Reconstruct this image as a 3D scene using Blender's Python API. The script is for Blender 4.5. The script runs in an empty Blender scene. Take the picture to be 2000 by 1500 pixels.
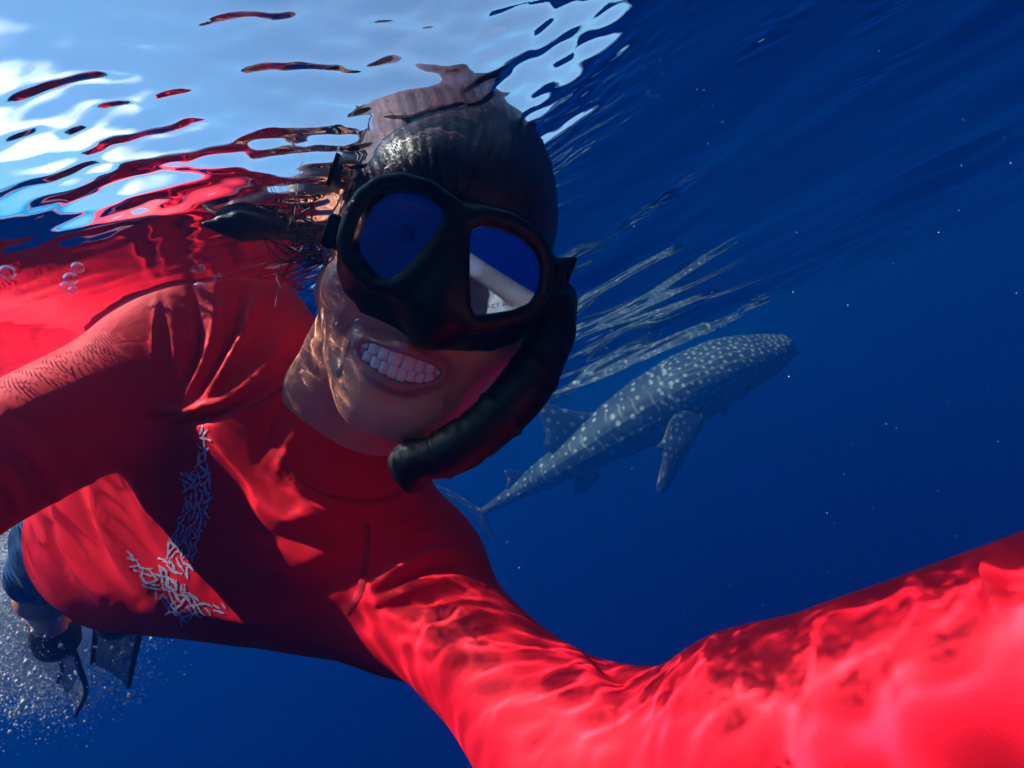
import bpy, math, random
import numpy as np
from mathutils import Matrix, Vector
from mathutils.bvhtree import BVHTree

sc = bpy.context.scene
C = sc.collection
rng = np.random.default_rng(11)
random.seed(5)

# ------------------------------------------------------------------ camera
FPX = 1000.0                                   # focal length in photo pixels (2000 px wide)
PITCH, ROLL = math.radians(5), math.radians(23)
CAM = np.array([0, 0, -0.245])
Fw = np.array([0, math.cos(PITCH), math.sin(PITCH)])
_r0 = np.array([1.0, 0, 0]); _u0 = np.array([0, -math.sin(PITCH), math.cos(PITCH)])
Rt = math.cos(ROLL) * _r0 - math.sin(ROLL) * _u0
Up = math.sin(ROLL) * _r0 + math.cos(ROLL) * _u0
M3 = np.stack([Rt, Up, -Fw], 1)                # camera axes -> world
cd = bpy.data.cameras.new('camera'); cam = bpy.data.objects.new('camera', cd); C.objects.link(cam)
cd.sensor_width = 36; cd.lens = 36 * FPX / 2000; cd.clip_start = 0.012; cd.clip_end = 3000
cam.matrix_world = Matrix(((*M3[0], CAM[0]), (*M3[1], CAM[1]), (*M3[2], CAM[2]), (0, 0, 0, 1)))
sc.camera = cam
cd.dof.use_dof = True; cd.dof.focus_distance = 0.42; cd.dof.aperture_fstop = 14

def Q(u, v, d):                                # metres in the camera's axes, for sculpting the swimmer
    return np.array([(u - 1000) / FPX * d, (750 - v) / FPX * d, -d])
def W(q):                                      # camera axes -> world
    return np.asarray(q) @ M3.T + CAM

# ------------------------------------------------------------------ light
SUN_S = 0.66                                   # sine of the zenith angle of the sun in air
AZ = math.radians(-102)
sun_dir = np.array([math.sin(AZ) * SUN_S, math.cos(AZ) * SUN_S, math.sqrt(1 - SUN_S ** 2)])
w = bpy.data.worlds.new('World'); sc.world = w; w.use_nodes = True
sky = w.node_tree.nodes.new('ShaderNodeTexSky'); sky.sky_type = 'NISHITA'; sky.sun_disc = False
sky.sun_elevation = math.asin(sun_dir[2]); sky.sun_rotation = AZ
sky.air_density = 1.0; sky.dust_density = 0.4; sky.ozone_density = 4.0
bg = w.node_tree.nodes['Background']; bg.inputs[1].default_value = 0.05
_wt = w.node_tree
_tc = _wt.nodes.new('ShaderNodeTexCoord')
def wnode(t, **kw):
    n_ = _wt.nodes.new(t)
    for k_, v_ in kw.items(): n_.inputs[k_].default_value = v_
    return n_
def wl(a_, b_): _wt.links.new(a_, b_)
_cn = wnode('ShaderNodeTexNoise', Scale=1.7, Detail=4.0); wl(_tc.outputs['Generated'], _cn.inputs['Vector'])     # thin cloud
_cr = _wt.nodes.new('ShaderNodeMapRange'); _cr.inputs[1].default_value = .42; _cr.inputs[2].default_value = .80; _cr.inputs[4].default_value = .05; wl(_cn.outputs[0], _cr.inputs[0])
_cm = _wt.nodes.new('ShaderNodeMix'); _cm.data_type = 'RGBA'; _cm.inputs[7].default_value = (13, 13.4, 14, 1); wl(_cr.outputs[0], _cm.inputs[0]); wl(sky.outputs[0], _cm.inputs[6])
_dp = _wt.nodes.new('ShaderNodeVectorMath'); _dp.operation = 'DOT_PRODUCT'; _dp.inputs[1].default_value = (-.62, .66, .42); wl(_tc.outputs['Generated'], _dp.inputs[0])   # white glow painted into the sky low on the left as sun glare
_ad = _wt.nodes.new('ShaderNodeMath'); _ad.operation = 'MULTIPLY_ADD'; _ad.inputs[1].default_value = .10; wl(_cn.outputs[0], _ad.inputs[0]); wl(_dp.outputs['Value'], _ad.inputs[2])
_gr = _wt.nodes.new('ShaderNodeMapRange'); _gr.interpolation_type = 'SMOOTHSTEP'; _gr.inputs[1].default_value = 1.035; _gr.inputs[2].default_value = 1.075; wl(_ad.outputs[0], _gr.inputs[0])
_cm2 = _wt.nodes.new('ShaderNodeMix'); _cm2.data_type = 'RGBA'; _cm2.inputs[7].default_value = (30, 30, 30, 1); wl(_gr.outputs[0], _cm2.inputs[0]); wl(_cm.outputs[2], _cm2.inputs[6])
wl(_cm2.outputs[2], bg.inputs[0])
sl = bpy.data.lights.new('sun', 'SUN'); sl.energy = 5; sl.angle = math.radians(0.53); sl.color = (1, .94, .86)
sl.cycles.is_caustics_light = True
sun = bpy.data.objects.new('sun', sl); C.objects.link(sun)
sun.rotation_euler = Vector(sun_dir).to_track_quat('Z', 'Y').to_euler()
vs = sc.view_settings; vs.view_transform = 'Standard'; vs.look = 'None'; vs.gamma = 1; vs.use_curve_mapping = False
vs.exposure = 1.8
cy = sc.cycles
cy.use_denoising = True; cy.adaptive_threshold = .02; cy.max_bounces = 14; cy.diffuse_bounces = 5; cy.glossy_bounces = 5
cy.transmission_bounces = 8; cy.volume_bounces = 6; cy.transparent_max_bounces = 12
cy.sample_clamp_indirect = 4; cy.caustics_reflective = True; cy.caustics_refractive = True; cy.blur_glossy = 0.2

# ------------------------------------------------------------------ materials
def mat(name, col, rough=.6, spec=.4, **kw):
    m = bpy.data.materials.new(name); m.use_nodes = True
    b = m.node_tree.nodes['Principled BSDF']
    b.inputs['Base Color'].default_value = (*col, 1); b.inputs['Roughness'].default_value = rough
    b.inputs['Specular IOR Level'].default_value = spec
    for k, v in kw.items(): b.inputs[k].default_value = v
    return m
def nd(m, typ, **inp):
    n = m.node_tree.nodes.new(typ)
    for k, v in inp.items(): n.inputs[k].default_value = v
    return n
def ln(m, a, b): m.node_tree.links.new(a, b)
def BS(m): return m.node_tree.nodes['Principled BSDF']
def bump(m, scale, strength, dist, detail=4, stretch=None, tex='ShaderNodeTexNoise'):
    tc = nd(m, 'ShaderNodeTexCoord'); n = nd(m, tex); n.inputs['Scale'].default_value = scale
    if tex == 'ShaderNodeTexNoise': n.inputs['Detail'].default_value = detail
    src = tc.outputs['Object']
    if stretch:
        mp = nd(m, 'ShaderNodeMapping'); mp.inputs['Scale'].default_value = stretch; ln(m, src, mp.inputs[0]); src = mp.outputs[0]
    ln(m, src, n.inputs['Vector'])
    b = nd(m, 'ShaderNodeBump', Strength=strength, Distance=dist)
    ln(m, n.outputs[0], b.inputs['Height']); 
    old = BS(m).inputs['Normal']
    if old.is_linked: ln(m, old.links[0].from_socket, b.inputs['Normal'])
    ln(m, b.outputs[0], old)
    return n
def mottle(m, c1, c2, scale, detail=4, lo=.35, hi=.65):
    tc = nd(m, 'ShaderNodeTexCoord'); n = nd(m, 'ShaderNodeTexNoise', Scale=scale, Detail=detail)
    ln(m, tc.outputs['Object'], n.inputs['Vector'])
    r = nd(m, 'ShaderNodeValToRGB'); r.color_ramp.elements[0].color = (*c1, 1); r.color_ramp.elements[1].color = (*c2, 1)
    r.color_ramp.elements[0].position = lo; r.color_ramp.elements[1].position = hi
    ln(m, n.outputs[0], r.inputs[0]); ln(m, r.outputs[0], BS(m).inputs['Base Color'])
    return r

RED = mat('red_lycra', (.62, .02, .05), .65, .12)
mottle(RED, (.76, .005, .022), (.82, .009, .028), 9)
bump(RED, 900, .25, .0004, 2); bump(RED, 60, .25, .002, 3)
RED_SEAM = mat('red_thread', (.50, .008, .022), .7, .2); bump(RED_SEAM, 1500, .8, .0006, 2)
SKIN = mat('skin', (.45, .23, .15), .45, .4)
SKIN_LIP = None
BLACK = mat('black_silicone', (.005, .0045, .005), .42, .25); bump(BLACK, 500, .15, .0003, 2)
BLACK_TUBE = mat('black_rubber', (.006, .005, .005), .48, .3); bump(BLACK_TUBE, 55, .35, .004, 4)
HAIR = mat('wet_dark_hair', (.02, .011, .012), .42, .3)
TOOTH = mat('tooth_enamel', (.86, .74, .60), .25, .4)
SHORT = mat('blue_board_shorts', (.012, .05, .14), .6, .3)
mottle(SHORT, (.008, .04, .12), (.03, .11, .25), 26, 3); bump(SHORT, 30, .5, .006, 3)
PRINT = mat('pale_lilac_print', (.38, .42, .56), .6, .2)

# ------------------------------------------------------------------ helpers
def link_obj(name, V, Fc, m, parent=None, smooth=True, world=True, recv=True):
    V = np.asarray(V, float)
    base = np.array(parent_base(parent)) if parent is not None else V.mean(0)
    me = bpy.data.meshes.new(name); me.from_pydata((V - base).tolist(), [], [list(map(int, f)) for f in Fc] if not isinstance(Fc, np.ndarray) else Fc.tolist())
    if smooth: me.shade_smooth()
    for mm in (m if isinstance(m, (list, tuple)) else [m]): me.materials.append(mm)
    o = bpy.data.objects.new(name, me); C.objects.link(o)
    if parent is not None: o.parent = parent
    else: o.location = base
    if recv: o.cycles.is_caustics_receiver = True
    return o
def parent_base(p):
    b = np.zeros(3)
    while p is not None:
        b += np.array(p.location); p = p.parent
    return b
def thing(name, label, cat, loc, group=None):
    o = bpy.data.objects.new(name, None); C.objects.link(o); o.location = loc; o.empty_display_size = .1
    o['label'] = label; o['category'] = cat
    if group: o['group'] = group
    return o
def tag(o, label, cat, group=None):
    o['label'] = label; o['category'] = cat
    if group: o['group'] = group
    return o

# ---- signed-distance sculpting: primitives and a sparse surface-nets mesher
def L(p, c): return np.sqrt(((p - np.asarray(c, np.float32)) ** 2).sum(-1))
def sph(p, c, r): return L(p, c) - r
def cone(p, a, b, r1, r2):
    a = np.asarray(a, np.float32); b = np.asarray(b, np.float32); ba = b - a
    t = np.clip(((p - a) @ ba) / (ba @ ba), 0, 1)
    return np.sqrt(((p - a - t[:, None] * ba) ** 2).sum(-1)) - (r1 + (r2 - r1) * t)
def chain(p, pts, rad, k=None):
    d = None
    for i in range(len(pts) - 1):
        e = cone(p, pts[i], pts[i + 1], rad[i], rad[i + 1])
        d = e if d is None else (np.minimum(d, e) if not k else smin(d, e, k))
    return d
def ell(p, c, r):
    q = (p - np.asarray(c, np.float32)); r = np.asarray(r, np.float32)
    k0 = np.sqrt(((q / r) ** 2).sum(-1)); k1 = np.sqrt(((q / r ** 2) ** 2).sum(-1)) + 1e-9
    return k0 * (k0 - 1) / k1
def smin(a, b, k):
    h = np.maximum(k - np.abs(a - b), 0) / k
    return np.minimum(a, b) - h * h * k * .25
def smax(a, b, k): return -smin(-a, -b, k)
def poly2(x, y, pts):                           # signed distance to a 2-D polygon
    pts = np.asarray(pts, np.float32); n = len(pts)
    d = np.full(x.shape, 1e9, np.float32); s = np.ones(x.shape, np.float32)
    for i in range(n):
        a = pts[i]; b = pts[i - 1]; e = b - a
        wx = x - a[0]; wy = y - a[1]
        t = np.clip((wx * e[0] + wy * e[1]) / (e @ e), 0, 1)
        d = np.minimum(d, (wx - e[0] * t) ** 2 + (wy - e[1] * t) ** 2)
        c1 = y >= a[1]; c2 = y < b[1]; c3 = e[0] * wy > e[1] * wx
        fl = (c1 & c2 & c3) | (~c1 & ~c2 & ~c3)
        s = np.where(fl, -s, s)
    return s * np.sqrt(d)

def mesh_sdf(fn, lo, hi, h, block=8, slack=1.5):
    lo = np.asarray(lo, np.float64); hi = np.asarray(hi, np.float64)
    nb = np.ceil((hi - lo) / (h * block)).astype(int)
    g = np.stack(np.meshgrid(*[np.arange(n) for n in nb], indexing='ij'), -1).reshape(-1, 3)
    H = h * block
    keep = []
    for s in range(0, len(g), 200000):
        c = (lo + (g[s:s + 200000] + .5) * H).astype(np.float32)
        keep.append(np.abs(fn(c)) < H * .87 * slack)
    g = g[np.concatenate(keep)]
    off = np.stack(np.meshgrid(*[np.arange(block + 1)] * 3, indexing='ij'), -1).reshape(-1, 3)
    n1 = block + 1
    cells_k, cells_v, quads = [], [], []
    N = (nb * block + 2).astype(np.int64)
    def key(ijk): return (ijk[..., 0].astype(np.int64) * N[1] + ijk[..., 1]) * N[2] + ijk[..., 2]
    for s in range(0, len(g), 2500):
        gb = g[s:s + 2500]
        ijk = (gb[:, None, :] * block + off[None]).astype(np.int64)
        p = (lo + ijk * h).astype(np.float32).reshape(-1, 3)
        D = fn(p).reshape(len(gb), n1, n1, n1)
        I = D < 0
        corner = [D[:, a:a + block, b:b + block, c:c + block] for a in (0, 1) for b in (0, 1) for c in (0, 1)]
        ins = sum((c < 0).astype(np.int8) for c in corner)
        act = (ins > 0) & (ins < 8)
        bi, ci, cj, ck = np.nonzero(act)
        if len(bi) == 0: continue
        cv = np.stack([c[act] for c in corner], -1)
        acc = np.zeros((len(bi), 3)); cnt = np.zeros(len(bi))
        cc = np.array([(a, b, c) for a in (0, 1) for b in (0, 1) for c in (0, 1)])
        for e0 in range(8):
            for ax in range(3):
                if cc[e0][ax]: continue
                e1 = e0 + (4, 2, 1)[ax]
                x = (cv[:, e0] < 0) != (cv[:, e1] < 0)
                t = np.where(x, cv[:, e0] / (cv[:, e0] - cv[:, e1] + 1e-20), 0)
                pt = np.repeat(cc[e0][None].astype(float), len(bi), 0); pt[:, ax] += t
                acc += pt * x[:, None]; cnt += x
        base = gb[bi] * block + np.stack([ci, cj, ck], -1)
        cells_k.append(key(base)); cells_v.append(lo + (base + acc / cnt[:, None]) * h)
        for ax in range(3):
            sl0 = [slice(0, block)] * 3; sl1 = [slice(0, block)] * 3; sl1[ax] = slice(1, block + 1)
            A = I[(slice(None), *sl0)]; B = I[(slice(None), *sl1)]
            x = A != B
            q = np.nonzero(x)
            if len(q[0]) == 0: continue
            e = gb[q[0]] * block + np.stack(q[1:], -1)
            o1 = np.zeros(3, int); o2 = np.zeros(3, int); o1[(ax + 1) % 3] = 1; o2[(ax + 2) % 3] = 1
            qq = np.stack([key(e), key(e - o1), key(e - o1 - o2), key(e - o2)], -1)
            flip = ~A[q]
            qq[flip] = qq[flip][:, ::-1]
            quads.append(qq)
    K = np.concatenate(cells_k); V = np.concatenate(cells_v); Qd = np.concatenate(quads)
    o = np.argsort(K); K = K[o]; V = V[o]
    ix = np.clip(np.searchsorted(K, Qd), 0, len(K) - 1)
    ok = (K[ix] == Qd).all(1)
    return V, ix[ok]
def normals(V, Fq):
    n = np.zeros_like(V)
    fn_ = np.cross(V[Fq[:, 2]] - V[Fq[:, 0]], V[Fq[:, 3]] - V[Fq[:, 1]])
    for i in range(4): np.add.at(n, Fq[:, i], fn_)
    return n / (np.linalg.norm(n, axis=1, keepdims=True) + 1e-12)
def relax(V, Fq, it=2, lam=.5):
    e = np.concatenate([Fq[:, [0, 1]], Fq[:, [1, 2]], Fq[:, [2, 3]], Fq[:, [3, 0]]])
    for _ in range(it):
        s = np.zeros_like(V); c = np.zeros(len(V))
        np.add.at(s, e[:, 0], V[e[:, 1]]); np.add.at(c, e[:, 0], 1)
        V = V + lam * (s / np.maximum(c, 1)[:, None] - V)
    return V
def vnoise(p, freq, seed, octv=3):              # cheap smooth noise from sines
    r = np.random.default_rng(seed); o = np.zeros(len(p))
    for k in range(octv * 4):
        d = r.normal(size=3); d /= np.linalg.norm(d)
        fr = freq * 2 ** (k // 4) * r.uniform(.7, 1.3)
        o += np.sin(p @ d * fr + r.uniform(0, 6.28)) / 2 ** (k // 4)
    return o / 4
def uv_sphere(c, r, n=10, m=14, sc_=(1, 1, 1)):
    V = [];
    for i in range(n + 1):
        th = math.pi * i / n
        for j in range(m):
            ph = 2 * math.pi * j / m
            V.append((c[0] + r * sc_[0] * math.sin(th) * math.cos(ph), c[1] + r * sc_[1] * math.sin(th) * math.sin(ph), c[2] + r * sc_[2] * math.cos(th)))
    Fc = []
    for i in range(n):
        for j in range(m):
            Fc.append((i * m + j, (i + 1) * m + j, (i + 1) * m + (j + 1) % m, i * m + (j + 1) % m))
    return np.array(V), np.array(Fc)
def spline(P, n):                               # Catmull-Rom through points
    P = np.asarray(P, float); P = np.vstack([2 * P[0] - P[1], P, 2 * P[-1] - P[-2]])
    out = []
    m = len(P) - 3
    for t in np.linspace(0, m - 1e-6, n):
        i = int(t); u = t - i; a, b, c, d = P[i:i + 4]
        out.append(.5 * (2 * b + (c - a) * u + (2 * a - 5 * b + 4 * c - d) * u * u + (3 * b - a - 3 * c + d) * u ** 3))
    return np.array(out)
def closed_spline(P, n):
    P = np.asarray(P, float); m = len(P); out = []
    for t in np.linspace(0, m, n, endpoint=False):
        i = int(t); u = t - i; a, b, c, d = P[(i - 1) % m], P[i % m], P[(i + 1) % m], P[(i + 2) % m]
        out.append(.5 * (2 * b + (c - a) * u + (2 * a - 5 * b + 4 * c - d) * u * u + (3 * b - a - 3 * c + d) * u ** 3))
    return np.array(out)
def tube(pts, rad, n=14, sx=1.0, sy=1.0, up=(0, 0, 1)):
    pts = np.asarray(pts, float); V = []; Fc = []
    T = np.gradient(pts, axis=0); T /= np.linalg.norm(T, axis=1, keepdims=True) + 1e-12
    up = np.asarray(up, float)
    for i, (p, t) in enumerate(zip(pts, T)):
        a = np.cross(t, up); a /= np.linalg.norm(a) + 1e-12; b = np.cross(a, t)
        for j in range(n):
            ph = 2 * math.pi * j / n
            V.append(p + rad[i] * (sx * math.cos(ph) * a + sy * math.sin(ph) * b))
    m = len(pts)
    for i in range(m - 1):
        for j in range(n):
            Fc.append((i * n + j, i * n + (j + 1) % n, (i + 1) * n + (j + 1) % n, (i + 1) * n + j))
    Fc.append(tuple(range(n - 1, -1, -1))); Fc.append(tuple(range((m - 1) * n, m * n)))
    return np.array(V), Fc

# ------------------------------------------------------------------ water surface
_wr = np.random.default_rng(21)
WAVES = []
for i in range(110):
    lam = 10 ** _wr.uniform(math.log10(.035), math.log10(2.6))
    th = math.radians(76) + _wr.normal(0, .75)
    slope = .0125 * _wr.uniform(.4, 1.3) * (1.25 if lam > .3 else .75 if lam > .11 else .42)
    WAVES.append((lam, th, slope * lam / (2 * math.pi), _wr.uniform(0, 6.28)))
RIP = []
for i in range(64):                             # short ripples thrown up round the swimmer
    lam = 10 ** _wr.uniform(math.log10(.011), math.log10(.075)); th = math.radians(92) + _wr.normal(0, .3)
    RIP.append((lam, th, (.088 if lam < .03 else .046) * _wr.uniform(.5, 1.2) * lam / (2 * math.pi), _wr.uniform(0, 6.28)))
def water_z(X, Y, fade=True):
    dist = np.hypot(X, Y - .4); Z = np.zeros_like(X)
    far = 1 + .8 * np.clip((np.hypot(X + .2, Y - .3) - .45) / .6, 0, 1) - 1.65 * np.exp(-((X + 1.85) ** 2 + (Y - 1.5) ** 2) / 1.0) - .75 * np.exp(-((X - .75) ** 2 + (Y - 1.8) ** 2) / .9)      # choppier away from the lee of the swimmer
    nz = np.sin(2.3 * X + 1.4 * Y + 1) * np.sin(1.9 * Y - 1.2 * X) + .6 * np.sin(5.1 * X - 3.7 * Y + 2) * np.sin(4.3 * Y + 2.2 * X)
    patch = 1 + .75 * np.clip(nz, -1, 1) * np.clip((np.hypot(X + .2, Y - .3) - .35) / .4, 0, 1)
    for lam, th, amp, ph in WAVES:
        k = 2 * math.pi / lam
        f = 1 / (1 + (dist * .035 / lam) ** 4) if fade else 1
        if lam < .5: f = f * patch
        Z += amp * f * far * np.sin(k * (X * math.cos(th) + Y * math.sin(th)) + ph)
    gs = lambda x, y, r: np.exp(-((X - x) ** 2 + (Y - y) ** 2) / r ** 2)
    g = np.clip(1.5 * gs(.05, .345, .12) + 1.1 * gs(-.035, .295, .072) + .9 * gs(-.165, .305, .055) + 1.3 * gs(.355, .46, .028) + 1.2 * gs(.50, .50, .03) + 1.3 * gs(.33, .78, .035) + 1.1 * gs(.62, .66, .03) + gs(-.14, .58, .17), 0, 1.5) * (.8 + .2 * np.sin(9 * X + 15 * Y))
    Z += -.048 * gs(.04, .37, .18) + .058 * gs(.0, .07, .27) + .012 * gs(-.46, .5, .14)          # a trough at the head, water heaped on the arm
    for lam, th, amp, ph in RIP:
        k = 2 * math.pi / lam
        u = k * (X * math.cos(th) + Y * math.sin(th)) + .6 * np.sin(5 * X - 8 * Y + ph) + ph
        Z -= amp * g * 1.15 * (np.exp(1.1 * np.sin(u)) - 1.33) * .8
    return Z
def build_water():
    def axis(half):                             # fine near the swimmer, coarse far out
        c = (np.arange(half) + .5) * .0028; g = c[-1] + np.cumsum(.0028 * 1.04 ** np.arange(1, 193)); return np.r_[-g[::-1], -c[::-1], c, g]
    X, Y = np.meshgrid(axis(190) - .14, axis(140) + .36, indexing='ij'); n, n2 = X.shape
    Z = water_z(X, Y)
    V = np.stack([X, Y, Z], -1).reshape(-1, 3); idx = np.arange(n * n2).reshape(n, n2)
    q = np.stack([idx[:-1, :-1], idx[1:, :-1], idx[1:, 1:], idx[:-1, 1:]], -1).reshape(-1, 4)
    me = bpy.data.meshes.new('water'); me.from_pydata(V.tolist(), [], q.tolist()); me.shade_smooth()
    m = bpy.data.materials.new('sea_surface'); m.use_nodes = True; m.node_tree.nodes.clear()
    o = nd(m, 'ShaderNodeOutputMaterial'); g = nd(m, 'ShaderNodeBsdfGlass', Roughness=0.0, IOR=1.333)
    ln(m, g.outputs[0], o.inputs[0]); me.materials.append(m)
    ob = bpy.data.objects.new('water', me); C.objects.link(ob); ob['kind'] = 'structure'
    ob.cycles.is_caustics_caster = True
build_water()

def build_haze():
    X, Y, z0, z1 = 170, 170, -60, .62
    V = [(sx * X, sy * Y, z) for z in (z0, z1) for sx, sy in ((-1, -1), (1, -1), (1, 1), (-1, 1))]
    Fc = [(3, 2, 1, 0), (4, 5, 6, 7), (0, 1, 5, 4), (1, 2, 6, 5), (2, 3, 7, 6), (3, 0, 4, 7)]
    me = bpy.data.meshes.new('haze'); me.from_pydata(V, [], Fc)
    m = bpy.data.materials.new('sea_water_body'); m.use_nodes = True; m.node_tree.nodes.clear()
    o = nd(m, 'ShaderNodeOutputMaterial'); v = nd(m, 'ShaderNodeVolumePrincipled')
    v.inputs['Density'].default_value = .145; v.inputs['Color'].default_value = (.02, .37, .77, 1)
    v.inputs['Anisotropy'].default_value = .6; v.inputs['Absorption Color'].default_value = (0, .15, .5, 1)
    ln(m, v.outputs[0], o.inputs['Volume']); me.materials.append(m)
    ob = bpy.data.objects.new('haze', me); C.objects.link(ob); ob['kind'] = 'stuff'; ob.display_type = 'WIRE'
build_haze()

# ------------------------------------------------------------------ the swimmer
HS = 1.05
hf = np.array([.193, -.174, .966]); hf /= np.linalg.norm(hf)
hu = np.array([.358, .924, .095]); hu -= hf * (hu @ hf); hu /= np.linalg.norm(hu)
hr = np.cross(hu, hf)
HO = Q(880, 493, .345) - .08 * HS * hf
HB = np.stack([hr, hu, hf], 1)                  # head axes -> camera axes
def to_head(p): return ((p - HO.astype(np.float32)) @ HB.astype(np.float32)) / HS
def from_head(l): return np.asarray(l) * HS @ HB.T + HO
def px_head(u, v, c):                           # where the line through a photo pixel meets a plane of the head
    r = np.array([(u - 1000) / FPX, (750 - v) / FPX, -1.0])
    t = (c * HS + HO @ hf) / (r @ hf)
    return (((t * r - HO) @ HB) / HS)

# joints, in camera axes
RS, LS = Q(427, 668, .555), Q(788, 1130, .535)
RH, LH = Q(180, 1045, .84), Q(285, 1095, .75)
R_EL, R_WR = Q(-215, 1010, .42), Q(-700, 1500, .40)
L_EL, L_WR, L_HD = np.array([.060, -.268, -.345]), np.array([.240, -.068, -.160]), np.array([.10, -.055, .005])
NB, NT = Q(655, 880, .545), from_head((0, -.045, -.035))
K1, A1 = Q(92, 1120, 1.0), Q(102, 1215, 1.30)
K2, A2 = Q(262, 1130, 1.05), Q(232, 1190, 1.38)
FT1, FT2 = Q(112, 1252, 1.36), Q(230, 1212, 1.45)

def smile(l):                                   # curls the mouth up at its corners
    q = l.copy(); q[:, 0] = l[:, 0] - MA; q[:, 1] = l[:, 1] - 5.0 * q[:, 0] ** 2; q[:, 2] = l[:, 2] + 10.0 * q[:, 0] ** 2
    return q
MY = -.0790
MA = -.006                                     # mouth height
def head_sdf(p):
    l = to_head(p); ab = l.copy(); ab[:, 0] = np.abs(l[:, 0])
    d = ell(l, (0, .035, -.02), (.076, .088, .098))
    d = smin(d, ell(l, (0, -.025, .02), (.063, .085, .066)), .03)
    d = smin(d, cone(ab, (.061, -.052, -.006), (.019, -.108, .056), .023, .019), .03)
    d = smin(d, ell(l, (0, -.115, .062), (.025, .017, .019)), .026)
    d = smin(d, ell(l, (0, -.077, .048), (.049, .044, .037)), .025)
    d = smin(d, ell(ab, (.045, -.044, .050), (.027, .024, .026)), .02)
    d = smin(d, cone(l, (0, .0, .082), (0, -.033, .103), .008, .012), .016)          # nose
    d = smin(d, sph(ab, (.012, -.037, .095), .0085), .01)
    d = smin(d, cone(ab, (.010, .022, .077), (.042, .02, .062), .010, .008), .018)   # brow
    d = smax(d, -ell(ab, (.031, .002, .086), (.017, .011, .016)), .012)              # eye socket
    q = smile(l); aq = q.copy(); aq[:, 0] = np.abs(q[:, 0])
    up = cone(aq, (0, MY + .0118, .0945), (.028, MY + .0015, .0885), .0050, .0026)
    lo = cone(aq, (0, MY - .0130, .0905), (.027, MY - .0005, .0880), .0062, .0026)
    d = smin(d, up, .008); d = smin(d, lo, .009)
    d = smax(d, -ell(q, (0, MY - .0008, .092), (.0265, .0088, .030)), .004)
    d = smax(d, -ell(l, (0, MY - .024, .098), (.018, .005, .008)), .010)             # dip under the lower lip
    # ears
    e = np.abs(cone(ab, (.074, .012, -.016), (.071, -.018, -.010), .017, .011)) - .0035
    e = np.maximum(e, np.abs(ab[:, 0] - .080 - .35 * (-.008 - l[:, 2])) - .007)
    e = smin(e, sph(ab, (.0735, -.030, -.004), .0075), .006)
    d = smin(d, e, .006)
    return d * HS
def finger(p, base, pts, rad): return chain(p, [base] + pts, rad, .004)
HANDV = L_HD - L_WR
def hand_sdf(p):
    """the selfie hand: palm behind and right of the camera, fingers curled round its housing"""
    w = L_WR; k = np.array([.085, -.045, .055])                     # knuckle centre
    d = cone(p, w, w * .35 + k * .65, .027, .030)
    d = smin(d, ell(p, k * .75 + w * .25, (.035, .036, .035)), .03)
    tips = []
    for i, (dy, ln_) in enumerate(((.034, .95), (.012, 1.05), (-.010, 1.0), (-.031, .82))):
        b = k + np.array([.004, dy, .0])
        p1 = b + np.array([-.034, .004, .026]) * ln_; p2 = p1 + np.array([-.027, 0, .004]) * ln_; p3 = p2 + np.array([-.018, -.002, -.012]) * ln_
        d = smin(d, chain(p, [k * .75 + w * .25 + np.array([0, dy * .8, 0]), b, p1, p2, p3], [.013, .0105, .0092, .0082, .0070]), .007)
    t0 = k * .55 + w * .45 + np.array([-.01, .022, 0]); t1 = np.array([.072, .012, -.012]); t2 = np.array([.050, .028, .004]); t3 = np.array([.034, .034, .016])
    d = smin(d, chain(p, [t0, t1, t2, t3], [.016, .0125, .0105, .0085]), .009)
    return d
def rhand_sdf(p):
    w = R_WR; f = (R_WR - R_EL); f = f / np.linalg.norm(f); sd = np.cross(f, (0, 0, 1.)); sd /= np.linalg.norm(sd); n = np.cross(sd, f)
    d = smin(cone(p, w, w + f * .05, .026, .03), cone(p, w + f * .05, w + f * .085, .032, .03), .02)
    for i, (s_, l_) in enumerate(((.029, .92), (.010, 1.0), (-.010, .95), (-.028, .76))):
        b = w + f * .095 + sd * s_
        p1 = b + f * .042 * l_ + n * .004; p2 = p1 + f * .026 * l_ + n * .012; p3 = p2 + f * .016 * l_ + n * .014
        d = smin(d, chain(p, [w + f * .05 + sd * s_ * .8, b, p1, p2, p3], [.012, .0105, .009, .008, .007]), .006)
    t = w + f * .03 + sd * .028
    d = smin(d, chain(p, [t, t + sd * .026 + f * .03, t + sd * .034 + f * .058, t + sd * .032 + f * .08], [.015, .012, .0105, .0085]), .008)
    return d
def torso_core(p):
    d = None
    for t in (0, .33, .67, 1):
        e = cone(p, RS + (LS - RS) * t, RH + (LH - RH) * t, .078, .075)
        d = e if d is None else smin(d, e, .05)
    return d
def neck_sdf(p):
    d = cone(p, NT, NB, .054, .063)
    d = smin(d, cone(p, from_head((-.058, -.045, -.03)), NB + np.array([-.05, -.01, .03]), .015, .022), .04)   # the taut neck muscle
    return d
def body_head_sdf(p):
    return smin(smin(head_sdf(p), neck_sdf(p), .022), torso_core(p) + .012, .05)
def foot(p, a, b): return smin(cone(p, a, a * .2 + b * .8, .036, .03), cone(p, a * .5 + b * .5, b, .036, .026), .02)
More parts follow.
